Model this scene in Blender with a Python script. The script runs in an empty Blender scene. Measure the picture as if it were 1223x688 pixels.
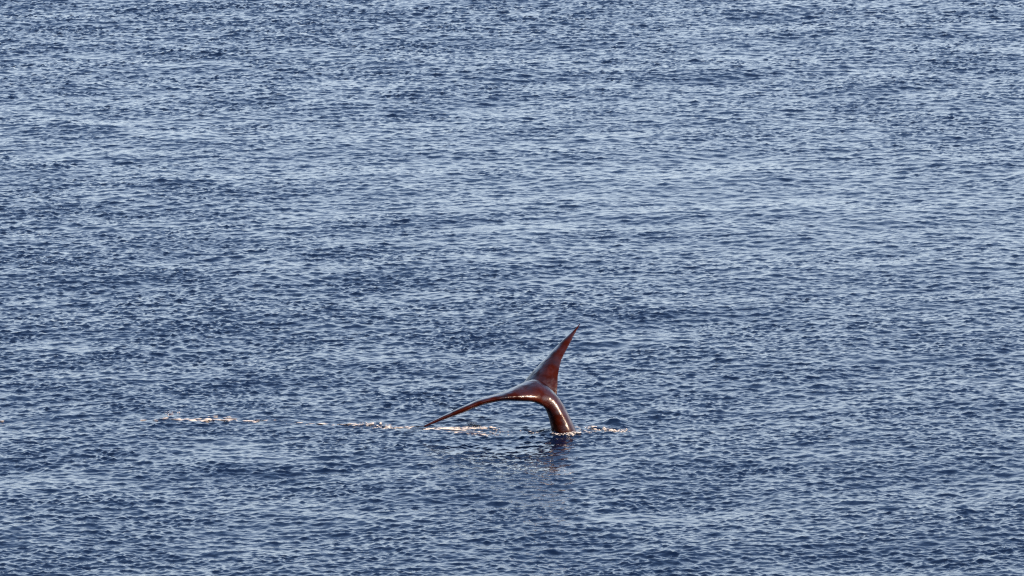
import bpy, bmesh, math, random
import numpy as np
from mathutils import Vector, Matrix, noise as mnoise

random.seed(7)
rng = np.random.default_rng(11)
scene = bpy.context.scene
col = scene.collection

# ------------------------------------------------------------------ camera
FPX = 8500.0                      # focal length in photo pixels (1223 wide)
LENS = FPX * 36.0 / 1223.0
PITCH = math.atan(1444.0 / FPX)    # the horizon lies well above the frame
CAM_H = 30.7                      # on a low cliff
D = 160.6                         # ground distance to the whale
cam_d = bpy.data.cameras.new('camera')
cam_d.lens = LENS
cam_d.sensor_width = 36.0
cam_d.clip_start = 1.0
cam_d.clip_end = 60000.0
cam = bpy.data.objects.new('camera', cam_d)
cam.location = (0, 0, CAM_H)
cam.rotation_euler = (math.pi / 2 - PITCH, 0, 0)
col.objects.link(cam)
scene.camera = cam

# ------------------------------------------------------------------ light
SUN_EL = math.radians(24)
SUN_AZ = math.radians(130)        # compass style: 0 = +Y, 90 = +X ; behind the camera
w = bpy.data.worlds.new('World')
scene.world = w
w.use_nodes = True
nt = w.node_tree
nt.nodes.clear()
sky = nt.nodes.new('ShaderNodeTexSky')
sky.sky_type = 'NISHITA'
sky.sun_disc = False
sky.sun_elevation = SUN_EL
sky.sun_rotation = SUN_AZ
sky.altitude = 0
sky.air_density = 0.9
sky.dust_density = 0.6
sky.ozone_density = 4.0
bg = nt.nodes.new('ShaderNodeBackground')
bg.inputs['Strength'].default_value = 0.09
out = nt.nodes.new('ShaderNodeOutputWorld')
veil = nt.nodes.new('ShaderNodeMix')     # pale haze and thin high cloud whitening the sky
veil.data_type = 'RGBA'
veil.inputs[7].default_value = (5.0, 5.65, 6.5, 1)
tc = nt.nodes.new('ShaderNodeTexCoord')
sp = nt.nodes.new('ShaderNodeSeparateXYZ')
nt.links.new(tc.outputs['Generated'], sp.inputs[0])
mr = nt.nodes.new('ShaderNodeMapRange')     # thicker towards the horizon, the same all the way round
mr.interpolation_type = 'SMOOTHERSTEP'
mr.inputs['From Min'].default_value = 0.0; mr.inputs['From Max'].default_value = 0.50
mr.inputs['To Min'].default_value = 0.80; mr.inputs['To Max'].default_value = 0.05
nt.links.new(sp.outputs['Z'], mr.inputs['Value'])
nt.links.new(mr.outputs[0], veil.inputs[0])
nt.links.new(sky.outputs[0], veil.inputs[6])
nt.links.new(veil.outputs[2], bg.inputs['Color'])
nt.links.new(bg.outputs[0], out.inputs['Surface'])

sun_d = bpy.data.lights.new('sun', 'SUN')
sun_d.energy = 5.0
sun_d.angle = math.radians(0.5)
sun_d.color = (1.0, 0.73, 0.52)
sun = bpy.data.objects.new('sun', sun_d)
to_sun = Vector((math.cos(SUN_EL) * math.sin(SUN_AZ), math.cos(SUN_EL) * math.cos(SUN_AZ), math.sin(SUN_EL)))
sun.rotation_euler = to_sun.to_track_quat('Z', 'Y').to_euler()
sun.location = to_sun * 50
col.objects.link(sun)

vs = scene.view_settings
vs.view_transform = 'Standard'
vs.look = 'None'
vs.exposure = 1.52
vs.gamma = 1.0
vs.use_curve_mapping = False
scene.cycles.use_denoising = False
scene.cycles.filter_width = 1.2

# ------------------------------------------------------------------ helpers
def pix_dir(px, py):
    v = Vector(((px - 611.5) / FPX, -(py - 344.0) / FPX, -1.0))
    v.rotate(cam.rotation_euler)
    return v

BACK = 0.38                       # the tail stock's near face stands at distance D, its middle this much farther
def at(px, py, dy=0.0):
    """point on the upright plane through the whale (dy metres behind it)"""
    d = pix_dir(px, py)
    t = (D + BACK + dy) / d.y
    return Vector((0, 0, CAM_H)) + d * t

def on_sea(px, py):
    """where the sight line meets mean sea level"""
    d = pix_dir(px, py)
    t = -CAM_H / d.z
    return d.x * t, d.y * t

def new_mat(name):
    m = bpy.data.materials.new(name)
    m.use_nodes = True
    n = m.node_tree
    n.nodes.clear()
    o = n.nodes.new('ShaderNodeOutputMaterial')
    p = n.nodes.new('ShaderNodeBsdfPrincipled')
    n.links.new(p.outputs[0], o.inputs['Surface'])
    return m, n, p

def noise_node(n, scale, detail=2.0, rough=0.5, vec=None, stretch=None):
    t = n.nodes.new('ShaderNodeTexNoise')
    t.inputs['Scale'].default_value = scale
    t.inputs['Detail'].default_value = detail
    t.inputs['Roughness'].default_value = rough
    if vec is not None:
        if stretch is not None:
            mp = n.nodes.new('ShaderNodeMapping')
            mp.inputs['Scale'].default_value = stretch
            n.links.new(vec, mp.inputs['Vector'])
            n.links.new(mp.outputs[0], t.inputs['Vector'])
        else:
            n.links.new(vec, t.inputs['Vector'])
    return t

# ------------------------------------------------------------------ sea waves
G = 9.81
class Waves:
    """periodic random sea from a wind spectrum: height and sideways (choppy) shift"""
    def __init__(self, size, n, lmin, lmax, slope_rms, wind, spread, seed, power, chop):
        r = np.random.default_rng(seed)
        k1 = 2 * np.pi * np.fft.fftfreq(n, size / n)
        kx, ky = np.meshgrid(k1, k1, indexing='xy')
        k = np.hypot(kx, ky)
        k[0, 0] = 1.0
        lam = 2 * np.pi / k
        c = (kx * math.cos(wind) + ky * math.sin(wind)) / k
        amp = k ** (-power) * np.sqrt(1.0 - spread + spread * np.abs(c) ** 4)
        lo = 1 / (1 + (lam / lmax) ** 8)
        hi = 1 / (1 + (lmin / lam) ** 8)
        amp *= lo * hi
        amp[0, 0] = 0
        H = amp * (r.normal(size=(n, n)) + 1j * r.normal(size=(n, n)))
        sx = np.fft.ifft2(1j * kx * H).real
        sy = np.fft.ifft2(1j * ky * H).real
        s = slope_rms / math.sqrt(np.mean(sx ** 2 + sy ** 2))
        self.h = np.fft.ifft2(H).real * s
        self.dx = -np.fft.ifft2(-1j * kx / k * H).real * s * chop
        self.dy = -np.fft.ifft2(-1j * ky / k * H).real * s * chop
        self.size, self.n = size, n
    def sample(self, x, y):
        u = (x / self.size) % 1.0 * self.n
        v = (y / self.size) % 1.0 * self.n
        i = np.floor(u).astype(int); j = np.floor(v).astype(int)
        fu = u - i; fv = v - j
        i0 = i % self.n; i1 = (i + 1) % self.n; j0 = j % self.n; j1 = (j + 1) % self.n
        res = []
        for a in (self.h, self.dx, self.dy):
            res.append((a[j0, i0] * (1 - fu) + a[j0, i1] * fu) * (1 - fv) + (a[j1, i0] * (1 - fu) + a[j1, i1] * fu) * fv)
        return res

WIND = math.radians(-78)          # blowing towards the shore, a little to the right
W_SWELL = Waves(211.0, 512, 1.4, 10.0, 0.036, WIND + 0.3, 0.6, 3, 2.0, 0.9)
W_CHOP = Waves(83.0, 1024, 0.26, 0.95, 0.122, WIND, 0.45, 5, 1.9, 1.1)
W_RIP = Waves(31.0, 1024, 0.095, 0.30, 0.255, WIND - 0.2, 0.38, 9, 1.75, 0.9)
W_GUST = Waves(173.0, 256, 6.0, 60.0, 1.0, 1.2, 0.0, 21, 2.0, 0.0)
W_GUST.h /= W_GUST.h.std()
W_PATCH = Waves(67.0, 512, 0.8, 5.0, 1.0, 1.9, 0.3, 33, 1.6, 0.0)
W_PATCH.h /= W_PATCH.h.std()

stock_x, stock_y = at(674, 520).x, D + BACK

def sea(x, y):
    """displaced position of the water parcel at rest position x, y"""
    x = np.asarray(x, float); y = np.asarray(y, float)
    dist = np.hypot(x, y - 185)
    f_rip = np.clip(1.6 - dist / 160.0, 0, 1)
    f_chop = np.clip(1.5 - dist / 400.0, 0, 1)
    f_sw = np.clip(1.5 - dist / 1500.0, 0, 1)
    gust = np.clip(0.95 + 0.13 * W_GUST.sample(x * 0.55 + 40, y)[0] - 0.12 * np.tanh(x / 9.0) - 0.13 * np.exp(-((x - 5) / 13) ** 2 - ((y - 203) / 20) ** 2) + 0.0022 * np.clip(y - 165, -60, 80) + 0.22 * np.clip((y - 205) / 30, 0, 1), 0.55, 1.5)
    patch = np.clip(1.0 + 0.24 * W_PATCH.sample(x * 0.6, y)[0], 0.35, 1.8)
    a = W_SWELL.sample(x, y); b = W_CHOP.sample(x, y); c = W_RIP.sample(x, y)
    # water sheltered and stirred close to the whale
    rx = x - stock_x; ry = y - stock_y
    lee = np.exp(-((rx + 3.0) / 5.5) ** 2 - ((ry) / 2.0) ** 2)
    fb = f_chop * (0.6 + 0.4 * gust) * (1 - 0.35 * lee)
    fc = f_rip * gust * patch * (1 + 0.6 * np.exp(-(rx / 1.2) ** 2 - ((ry + 1) / 1.4) ** 2))
    near = 1 - 0.6 * np.exp(-(rx / 0.9) ** 2 - (ry / 0.9) ** 2)
    fb = fb * near; fs = f_sw * near
    z = a[0] * fs + b[0] * fb + c[0] * fc
    X = x + a[1] * f_sw + b[1] * fb + c[1] * fc
    Y = y + a[2] * f_sw + b[2] * fb + c[2] * fc
    # rings and a wash spreading from the tail stock
    r = np.hypot(rx, ry * 0.9)
    z = z + 0.025 * np.cos((r - 0.40) * 2 * np.pi / 0.62) * np.exp(-np.maximum(r - 0.3, 0) / 0.85)
    z = z + 0.03 * np.exp(-(r / 0.62) ** 2)
    z = z + 0.11 * np.exp(-((rx - 1.18) / 0.34) ** 2 - ((ry - 1.15) / 0.42) ** 2)     # the hump of water right of the tail
    return X, Y, z

# rest grid: even and fine where the picture looks, stretching to the horizon beyond
def axis(a, b, step, grow, end_a, end_b):
    mid = np.arange(a, b + step * 0.5, step)
    lo = []; s = step; p = a
    while p > end_a:
        s *= grow; p -= s; lo.append(p)
    hi = []; s = step; p = mid[-1]
    while p < end_b:
        s *= grow; p += s; hi.append(p)
    return np.concatenate([np.array(lo[::-1]), mid, np.array(hi)])

gu = axis(-1.0, 1.0, 2.0 / 620, 1.16, -90, 90)
gy = [138.0]
while gy[-1] < 246:
    gy.append(gy[-1] + 0.045 * (gy[-1] / 138.0) ** 1.0)
gy = np.array(gy)
gy = np.concatenate([axis(138.0, 138.0, 0.05, 1.16, -3000, 138)[:-1], gy, axis(gy[-1], gy[-1], 0.09, 1.16, 0, 16000)[1:][axis(gy[-1], gy[-1], 0.09, 1.16, 0, 16000)[1:] > gy[-1]]])
UU, YY = np.meshgrid(gu, gy, indexing='xy')
XX = UU * np.clip(YY, 90, 400) * 0.085
gx = gu
SX, SY, SZ = sea(XX.ravel(), YY.ravel())
nx, ny = len(gx), len(gy)
co = np.stack([SX, SY, SZ], 1).astype(np.float32)
idx = np.arange(nx * ny, dtype=np.int32).reshape(ny, nx)
quads = np.stack([idx[:-1, :-1], idx[:-1, 1:], idx[1:, 1:], idx[1:, :-1]], -1).reshape(-1, 4)
me = bpy.data.meshes.new('sea_water')
me.vertices.add(len(co)); me.vertices.foreach_set('co', co.ravel())
nf = len(quads)
me.loops.add(nf * 4); me.loops.foreach_set('vertex_index', quads.ravel())
me.polygons.add(nf); me.polygons.foreach_set('loop_start', np.arange(nf, dtype=np.int32) * 4)
me.polygons.foreach_set('use_smooth', np.ones(nf, dtype=bool))
me.update(calc_edges=True)
water = bpy.data.objects.new('sea_water', me)
col.objects.link(water)
water['kind'] = 'structure'

m, n, p = new_mat('sea_water')
p.inputs['Base Color'].default_value = (0.0010, 0.0052, 0.021, 1)
p.inputs['Roughness'].default_value = 0.04
p.inputs['IOR'].default_value = 1.34
geo = n.nodes.new('ShaderNodeNewGeometry')
t1 = noise_node(n, 11.0, 2.0, 0.55, geo.outputs['Position'], (0.7, 1.0, 1.0))
bump = n.nodes.new('ShaderNodeBump')
bump.inputs['Strength'].default_value = 0.5
bump.inputs['Distance'].default_value = 0.015
n.links.new(t1.outputs['Fac'], bump.inputs['Height'])
n.links.new(bump.outputs[0], p.inputs['Normal'])
me.materials.append(m)

# ------------------------------------------------------------------ whale
SEG = 40
DV = Vector((0, math.cos(0.188), -math.sin(0.188)))    # away from the shore and slightly down
def ring(C, A, B, sh=0.0, e=2.0, skew=0.0):
    """closed section: A = half way up the visible width, B = half depth; sh shears the upper side away"""
    pts = []
    for i in range(SEG):
        t = 2 * math.pi * i / SEG
        c, s = math.cos(t), math.sin(t)
        cc = math.copysign(abs(c) ** (2 / e), c); ss = math.copysign(abs(s) ** (2 / e), s)
        pts.append(C + A * ss + B * cc + DV * (sh * ss) + A * (skew * (1 - s * s) * (-c)))
    return pts

def catmull(P, k):
    P = np.array(P, float)
    out_ = []
    for i in range(len(P) - 1):
        p0 = P[max(i - 1, 0)]; p1 = P[i]; p2 = P[i + 1]; p3 = P[min(i + 2, len(P) - 1)]
        for j in range(k):
            t = j / k
            out_.append(0.5 * ((2 * p1) + (-p0 + p2) * t + (2 * p0 - 5 * p1 + 4 * p2 - p3) * t * t + (-p0 + 3 * p1 - 3 * p2 + p3) * t ** 3))
    out_.append(P[-1])
    return out_

def loft(bm, rings):
    vr = [[bm.verts.new(q) for q in r] for r in rings]
    for a, b in zip(vr[:-1], vr[1:]):
        for i in range(SEG):
            j = (i + 1) % SEG
            bm.faces.new((a[i], a[j], b[j], b[i]))
    bm.faces.new(vr[0][::-1]); bm.faces.new(vr[-1])

whale_bm = bmesh.new()
# near fluke running into the tail stock: upper edge, lower edge (photo pixels), depth, half depth, shear
NEAR = [
    (505.8, 508.4, 506.8, 510.4, -0.87, 0.06, 0.00),
    (518.0, 501.9, 520.0, 505.2, -0.80, 0.13, 0.00),
    (529.5, 496.0, 533.0, 500.3, -0.72, 0.22, 0.02),
    (551.8, 485.5, 556.0, 491.9, -0.56, 0.34, 0.05),
    (574.0, 475.7, 577.7, 483.5, -0.40, 0.43, 0.10),
    (598.7, 468.3, 601.2, 478.9, -0.24, 0.50, 0.22),
    (616.0, 460.9, 621.0, 479.3, -0.10, 0.50, 0.30),
    (628.4, 455.3, 635.8, 480.2, -0.02, 0.46, 0.34),
    (640.8, 453.3, 645.9, 483.7, 0.00, 0.42, 0.28),
    (653.1, 459.6, 650.4, 487.4, 0.00, 0.38, 0.18),
    (663.0, 469.6, 652.6, 491.6, 0.00, 0.35, 0.08),
    (671.7, 481.2, 654.6, 497.3, 0.00, 0.34, 0.05),
    (679.1, 494.8, 656.4, 503.8, 0.00, 0.35, 0.03),
    (685.0, 507.2, 658.2, 511.2, 0.00, 0.36, 0.01),
    (689.8, 519.5, 660.2, 519.5, 0.00, 0.38, 0.0),
    (693.5, 533.0, 661.0, 533.0, 0.02, 0.42, 0.0),
]
rings = []
for (ux, uy, lx, ly, dy, b, sh) in catmull(NEAR, 5):
    U = at(ux, uy, dy); L = at(lx, ly, dy)
    rings.append(ring((U + L) / 2, (U - L) / 2, DV * b, sh, 2.15, 0.10))
# the stock goes on under water and swings round into the body lying just below the surface, head away to the left
base = at(676, 533, 0.02)
BODY = [  # x, z of spine, half height, half width
    (base.x - 0.05, base.z - 0.35, 0.36, 0.46, 10),
    (base.x - 0.45, base.z - 0.85, 0.44, 0.52, 35),
    (base.x - 1.20, base.z - 1.05, 0.60, 0.62, 65),
    (base.x - 1.95, -0.89, 0.85, 0.75, 86),
    (base.x - 3.60, -1.18, 1.08, 1.10, 90),
    (base.x - 5.20, -1.22, 1.18, 1.30, 90),
    (base.x - 7.00, -1.20, 1.14, 1.28, 90),
    (base.x - 8.50, -1.02, 0.92, 1.05, 90),
    (base.x - 8.95, -0.80, 0.70, 0.85, 91),
    (base.x - 9.20, -0.675, 0.72, 0.70, 92),       # knobbly top of the head just breaking the surface
    (base.x - 9.45, -0.78, 0.62, 0.65, 92),
    (base.x - 10.3, -0.66, 0.46, 0.50, 95),
    (base.x - 11.0, -0.72, 0.20, 0.22, 95),
]
for (x, z, hh, hw, ang) in catmull(BODY, 5):
    a = math.radians(ang)
    A = Vector((math.cos(a), 0, math.sin(a))) * hh
    rings.append(ring(Vector((x, D + BACK + 0.05 + 2.1 * min(1.0, max(0.0, (base.x - 2.5 - x) / 6.5)), z)), A, Vector((0, hw, 0)), 0, 2.1))
loft(whale_bm, rings)
# far fluke, rising behind the stock: left edge, right edge, depth, half thickness, chord depth
FAR = [
    (620.0, 468.0, 668.0, 494.0, 0.15, 0.20, 0.05),
    (625.5, 457.0, 664.5, 481.5, 0.42, 0.20, 0.20),
    (635.3, 444.8, 665.9, 465.8, 0.62, 0.17, 0.30),
    (645.9, 433.4, 667.0, 447.9, 0.85, 0.13, 0.30),
    (658.6, 419.8, 671.4, 429.3, 1.15, 0.09, 0.22),
    (673.0, 405.1, 680.9, 410.8, 1.50, 0.055, 0.12),
    (684.0, 395.3, 687.4, 398.2, 1.72, 0.032, 0.05),
    (693.0, 385.8, 694.0, 386.8, 1.92, 0.018, 0.0),
]
rings = []
for (lx, ly, rx_, ry_, dy, th, cd) in catmull(FAR, 6):
    L = at(lx, ly, dy + cd * 0.5); R = at(rx_, ry_, dy - cd * 0.5)
    C = (L + R) / 2; A = (L - R) / 2
    Bv = Vector((0.42, 1, -0.1)) * th
    pts = []
    for i in range(SEG):
        t = 2 * math.pi * i / SEG
        c, s = math.cos(t), math.sin(t)
        thick = 0.66 + 0.40 * s           # thick rounded edge on one side, thin on the other
        curl = 0.85 * A.length * max(0.0, s + 0.15) ** 2      # the rounded edge rolls away from the light
        pts.append(C + A * s + Bv * (c * thick * 1.2) + DV * curl)
    rings.append(pts)
loft(whale_bm, rings)
bmesh.ops.recalc_face_normals(whale_bm, faces=whale_bm.faces)
tmp = bpy.data.meshes.new('tmp'); whale_bm.to_mesh(tmp); whale_bm.free()
tob = bpy.data.objects.new('tmp', tmp); col.objects.link(tob)
rm = tob.modifiers.new('r', 'REMESH'); rm.mode = 'VOXEL'; rm.voxel_size = 0.017; rm.use_smooth_shade = True
sm = tob.modifiers.new('s', 'SMOOTH'); sm.factor = 0.5; sm.iterations = 5
dg = bpy.context.evaluated_depsgraph_get()
wm = bpy.data.meshes.new_from_object(tob.evaluated_get(dg))
bpy.data.objects.remove(tob)
wm.name = 'right_whale'
wm.polygons.foreach_set('use_smooth', np.ones(len(wm.polygons), dtype=bool))
whale = bpy.data.objects.new('right_whale', wm)
col.objects.link(whale)
whale['label'] = 'wet dark reddish brown whale raising its tail from the sea, one fluke up, one drooping'
whale['category'] = 'whale'

m, n, p = new_mat('wet_whale_skin')
geo = n.nodes.new('ShaderNodeNewGeometry')
t1 = noise_node(n, 1.7, 5.0, 0.65, geo.outputs['Position'])
cr = n.nodes.new('ShaderNodeValToRGB')
cr.color_ramp.elements[0].position = 0.3; cr.color_ramp.elements[0].color = (0.005, 0.0004, 0.0001, 1)
cr.color_ramp.elements[1].position = 0.75; cr.color_ramp.elements[1].color = (0.031, 0.0041, 0.0004, 1)
n.links.new(t1.outputs['Fac'], cr.inputs[0])
n.links.new(cr.outputs[0], p.inputs['Base Color'])
p.inputs['Roughness'].default_value = 0.26
p.inputs['Coat Weight'].default_value = 0.2
p.inputs['Coat Roughness'].default_value = 0.20
p.inputs['Coat IOR'].default_value = 1.34
p.inputs['IOR'].default_value = 1.42
tw = noise_node(n, 3.5, 2.0, 0.5, geo.outputs['Position'])          # patchy film of water running off the skin
wr = n.nodes.new('ShaderNodeMapRange')
wr.inputs['From Min'].default_value = 0.40; wr.inputs['From Max'].default_value = 0.60
wr.inputs['To Min'].default_value = 0.07; wr.inputs['To Max'].default_value = 0.75
n.links.new(tw.outputs['Fac'], wr.inputs['Value'])
n.links.new(wr.outputs[0], p.inputs['Specular IOR Level'])
t2 = noise_node(n, 6.0, 3.0, 0.5, geo.outputs['Position'])
bump = n.nodes.new('ShaderNodeBump')
bump.inputs['Strength'].default_value = 0.5
bump.inputs['Distance'].default_value = 0.035
n.links.new(t2.outputs['Fac'], bump.inputs['Height'])
n.links.new(bump.outputs[0], p.inputs['Normal'])
wm.materials.append(m)

# ------------------------------------------------------------------ foam and splashes
m, n, p = new_mat('sea_foam')
p.inputs['Base Color'].default_value = (0.38, 0.38, 0.38, 1)
p.inputs['Roughness'].default_value = 0.5
p.inputs['Subsurface Weight'].default_value = 0.0
FOAM = m
ico = bmesh.new(); bmesh.ops.create_icosphere(ico, subdivisions=1, radius=1.0)
ICO_V = np.array([v.co for v in ico.verts]); ICO_F = np.array([[v.index for v in f.verts] for f in ico.faces]); ico.free()

def foam(name, label, spots, seed):
    """spots: (px, py, half length m, half depth m, count, blob size, rise)"""
    r = np.random.default_rng(seed)
    V = []; F = []; k = 0
    for (px, py, hl, hd, cnt, size, rise) in spots:
        cx, cy = on_sea(px, py); cnt = int(cnt * (0.24 if px < 400 else 0.5 if px < 560 else 0.8))
        ux = r.normal(size=cnt) * hl * 0.5; uy = r.normal(size=cnt) * hd * 0.35
        X, Y, Z = sea(cx + ux, cy + uy)
        for i in range(cnt):
            fall = math.exp(-(ux[i] / hl) ** 2 - (uy[i] / hd) ** 2)
            s = size * r.uniform(0.2, 0.85)
            sx = s * r.uniform(1.0, 3.6); sy = s * r.uniform(0.8, 1.8); sz = s * (r.uniform(0.10, 0.22) if rise < 0.015 else r.uniform(0.25, 0.6))
            if rise < 0.015 and px < 560:      # flat drifting films of froth
                sx, sy, sz = s * r.uniform(3, 9), s * r.uniform(1.5, 3.5), s * 0.16
            v = ICO_V * (1 + r.normal(size=(len(ICO_V), 1)) * 0.22) * (sx, sy, sz)
            V.append(v + (X[i], Y[i], Z[i] + 0.2 * sz + rise * fall * r.uniform(0, 1) ** 1.3))
            F.append(ICO_F + k); k += len(ICO_V)
    V = np.concatenate(V); F = np.concatenate(F)
    mesh = bpy.data.meshes.new(name)
    mesh.from_pydata(V.tolist(), [], F.tolist())
    mesh.polygons.foreach_set('use_smooth', np.ones(len(mesh.polygons), dtype=bool))
    mesh.materials.append(FOAM)
    o = bpy.data.objects.new(name, mesh); col.objects.link(o)
    o['kind'] = 'stuff'; o['label'] = label; o['category'] = 'foam'
    return o

foam('foam_streak', 'long thin streak of white foam on the water far from the raised tail', [
    (222, 502, 0.75, 0.22, 110, 0.03, 0.0), (205, 501.5, 0.5, 0.15, 50, 0.026, 0.0), (247, 501.5, 0.5, 0.2, 90, 0.03, 0.0),
    (270, 499.5, 0.5, 0.3, 70, 0.03, 0.0), (305, 502.5, 0.35, 0.2, 50, 0.028, 0.0), (20, 503, 0.5, 0.2, 14, 0.025, 0.0),
    (203, 496.0, 0.18, 0.12, 130, 0.013, 0.13), (213, 494, 0.03, 0.05, 12, 0.02, 0.03)], 1)
foam('foam_trail', 'broken line of pinkish foam leading up to the drooping fluke', [
    (345, 504, 0.5, 0.3, 16, 0.024, 0.0), (385, 506.5, 0.7, 0.2, 48, 0.026, 0.0), (418, 507.5, 0.3, 0.2, 30, 0.022, 0.0),
    (442, 507.5, 0.3, 0.25, 60, 0.025, 0.02), (461, 510, 0.25, 0.3, 60, 0.025, 0.02), (485, 510, 0.4, 0.2, 50, 0.024, 0.0),
    (508, 511, 0.5, 0.15, 90, 0.026, 0.0), (525, 511.5, 0.5, 0.15, 110, 0.028, 0.0)], 2)
foam('foam_wash', 'sunlit foamy wash under the drooping fluke', [
    (550, 510.5, 0.5, 0.2, 110, 0.028, 0.0), (566, 507, 0.18, 0.25, 80, 0.028, 0.06), (575, 510, 0.35, 0.2, 70, 0.026, 0.02),
    (553, 514.5, 0.25, 0.2, 50, 0.024, 0.0), (565, 515, 0.4, 0.25, 80, 0.024, 0.0), (580, 517, 0.35, 0.2, 50, 0.022, 0.0),
    (598, 514, 0.25, 0.2, 30, 0.02, 0.0), (648, 514.5, 0.5, 0.2, 80, 0.024, 0.01)], 3)
foam('splash_ring', 'thin rim of foam where the tail stock enters the water', [
    (664, 519.5, 0.12, 0.1, 26, 0.015, 0.02), (672, 520.5, 0.15, 0.1, 26, 0.014, 0.02), (680, 520.5, 0.1, 0.1, 60, 0.02, 0.06),
    (687, 519, 0.08, 0.1, 50, 0.02, 0.04), (697, 516, 0.25, 0.2, 40, 0.02, 0.0)], 4)
foam('splash_ridge', 'low white splash breaking beside the raised tail stock', [
    (693, 511, 0.2, 0.1, 30, 0.018, 0.0), (705, 510, 0.15, 0.12, 50, 0.018, 0.04), (712, 512, 0.14, 0.12, 50, 0.018, 0.03),
    (722, 512, 0.2, 0.12, 50, 0.02, 0.03), (731, 513.5, 0.10, 0.10, 70, 0.020, 0.05), (739, 514, 0.18, 0.10, 50, 0.018, 0.04),
    (746, 512, 0.1, 0.1, 24, 0.016, 0.04)], 5)
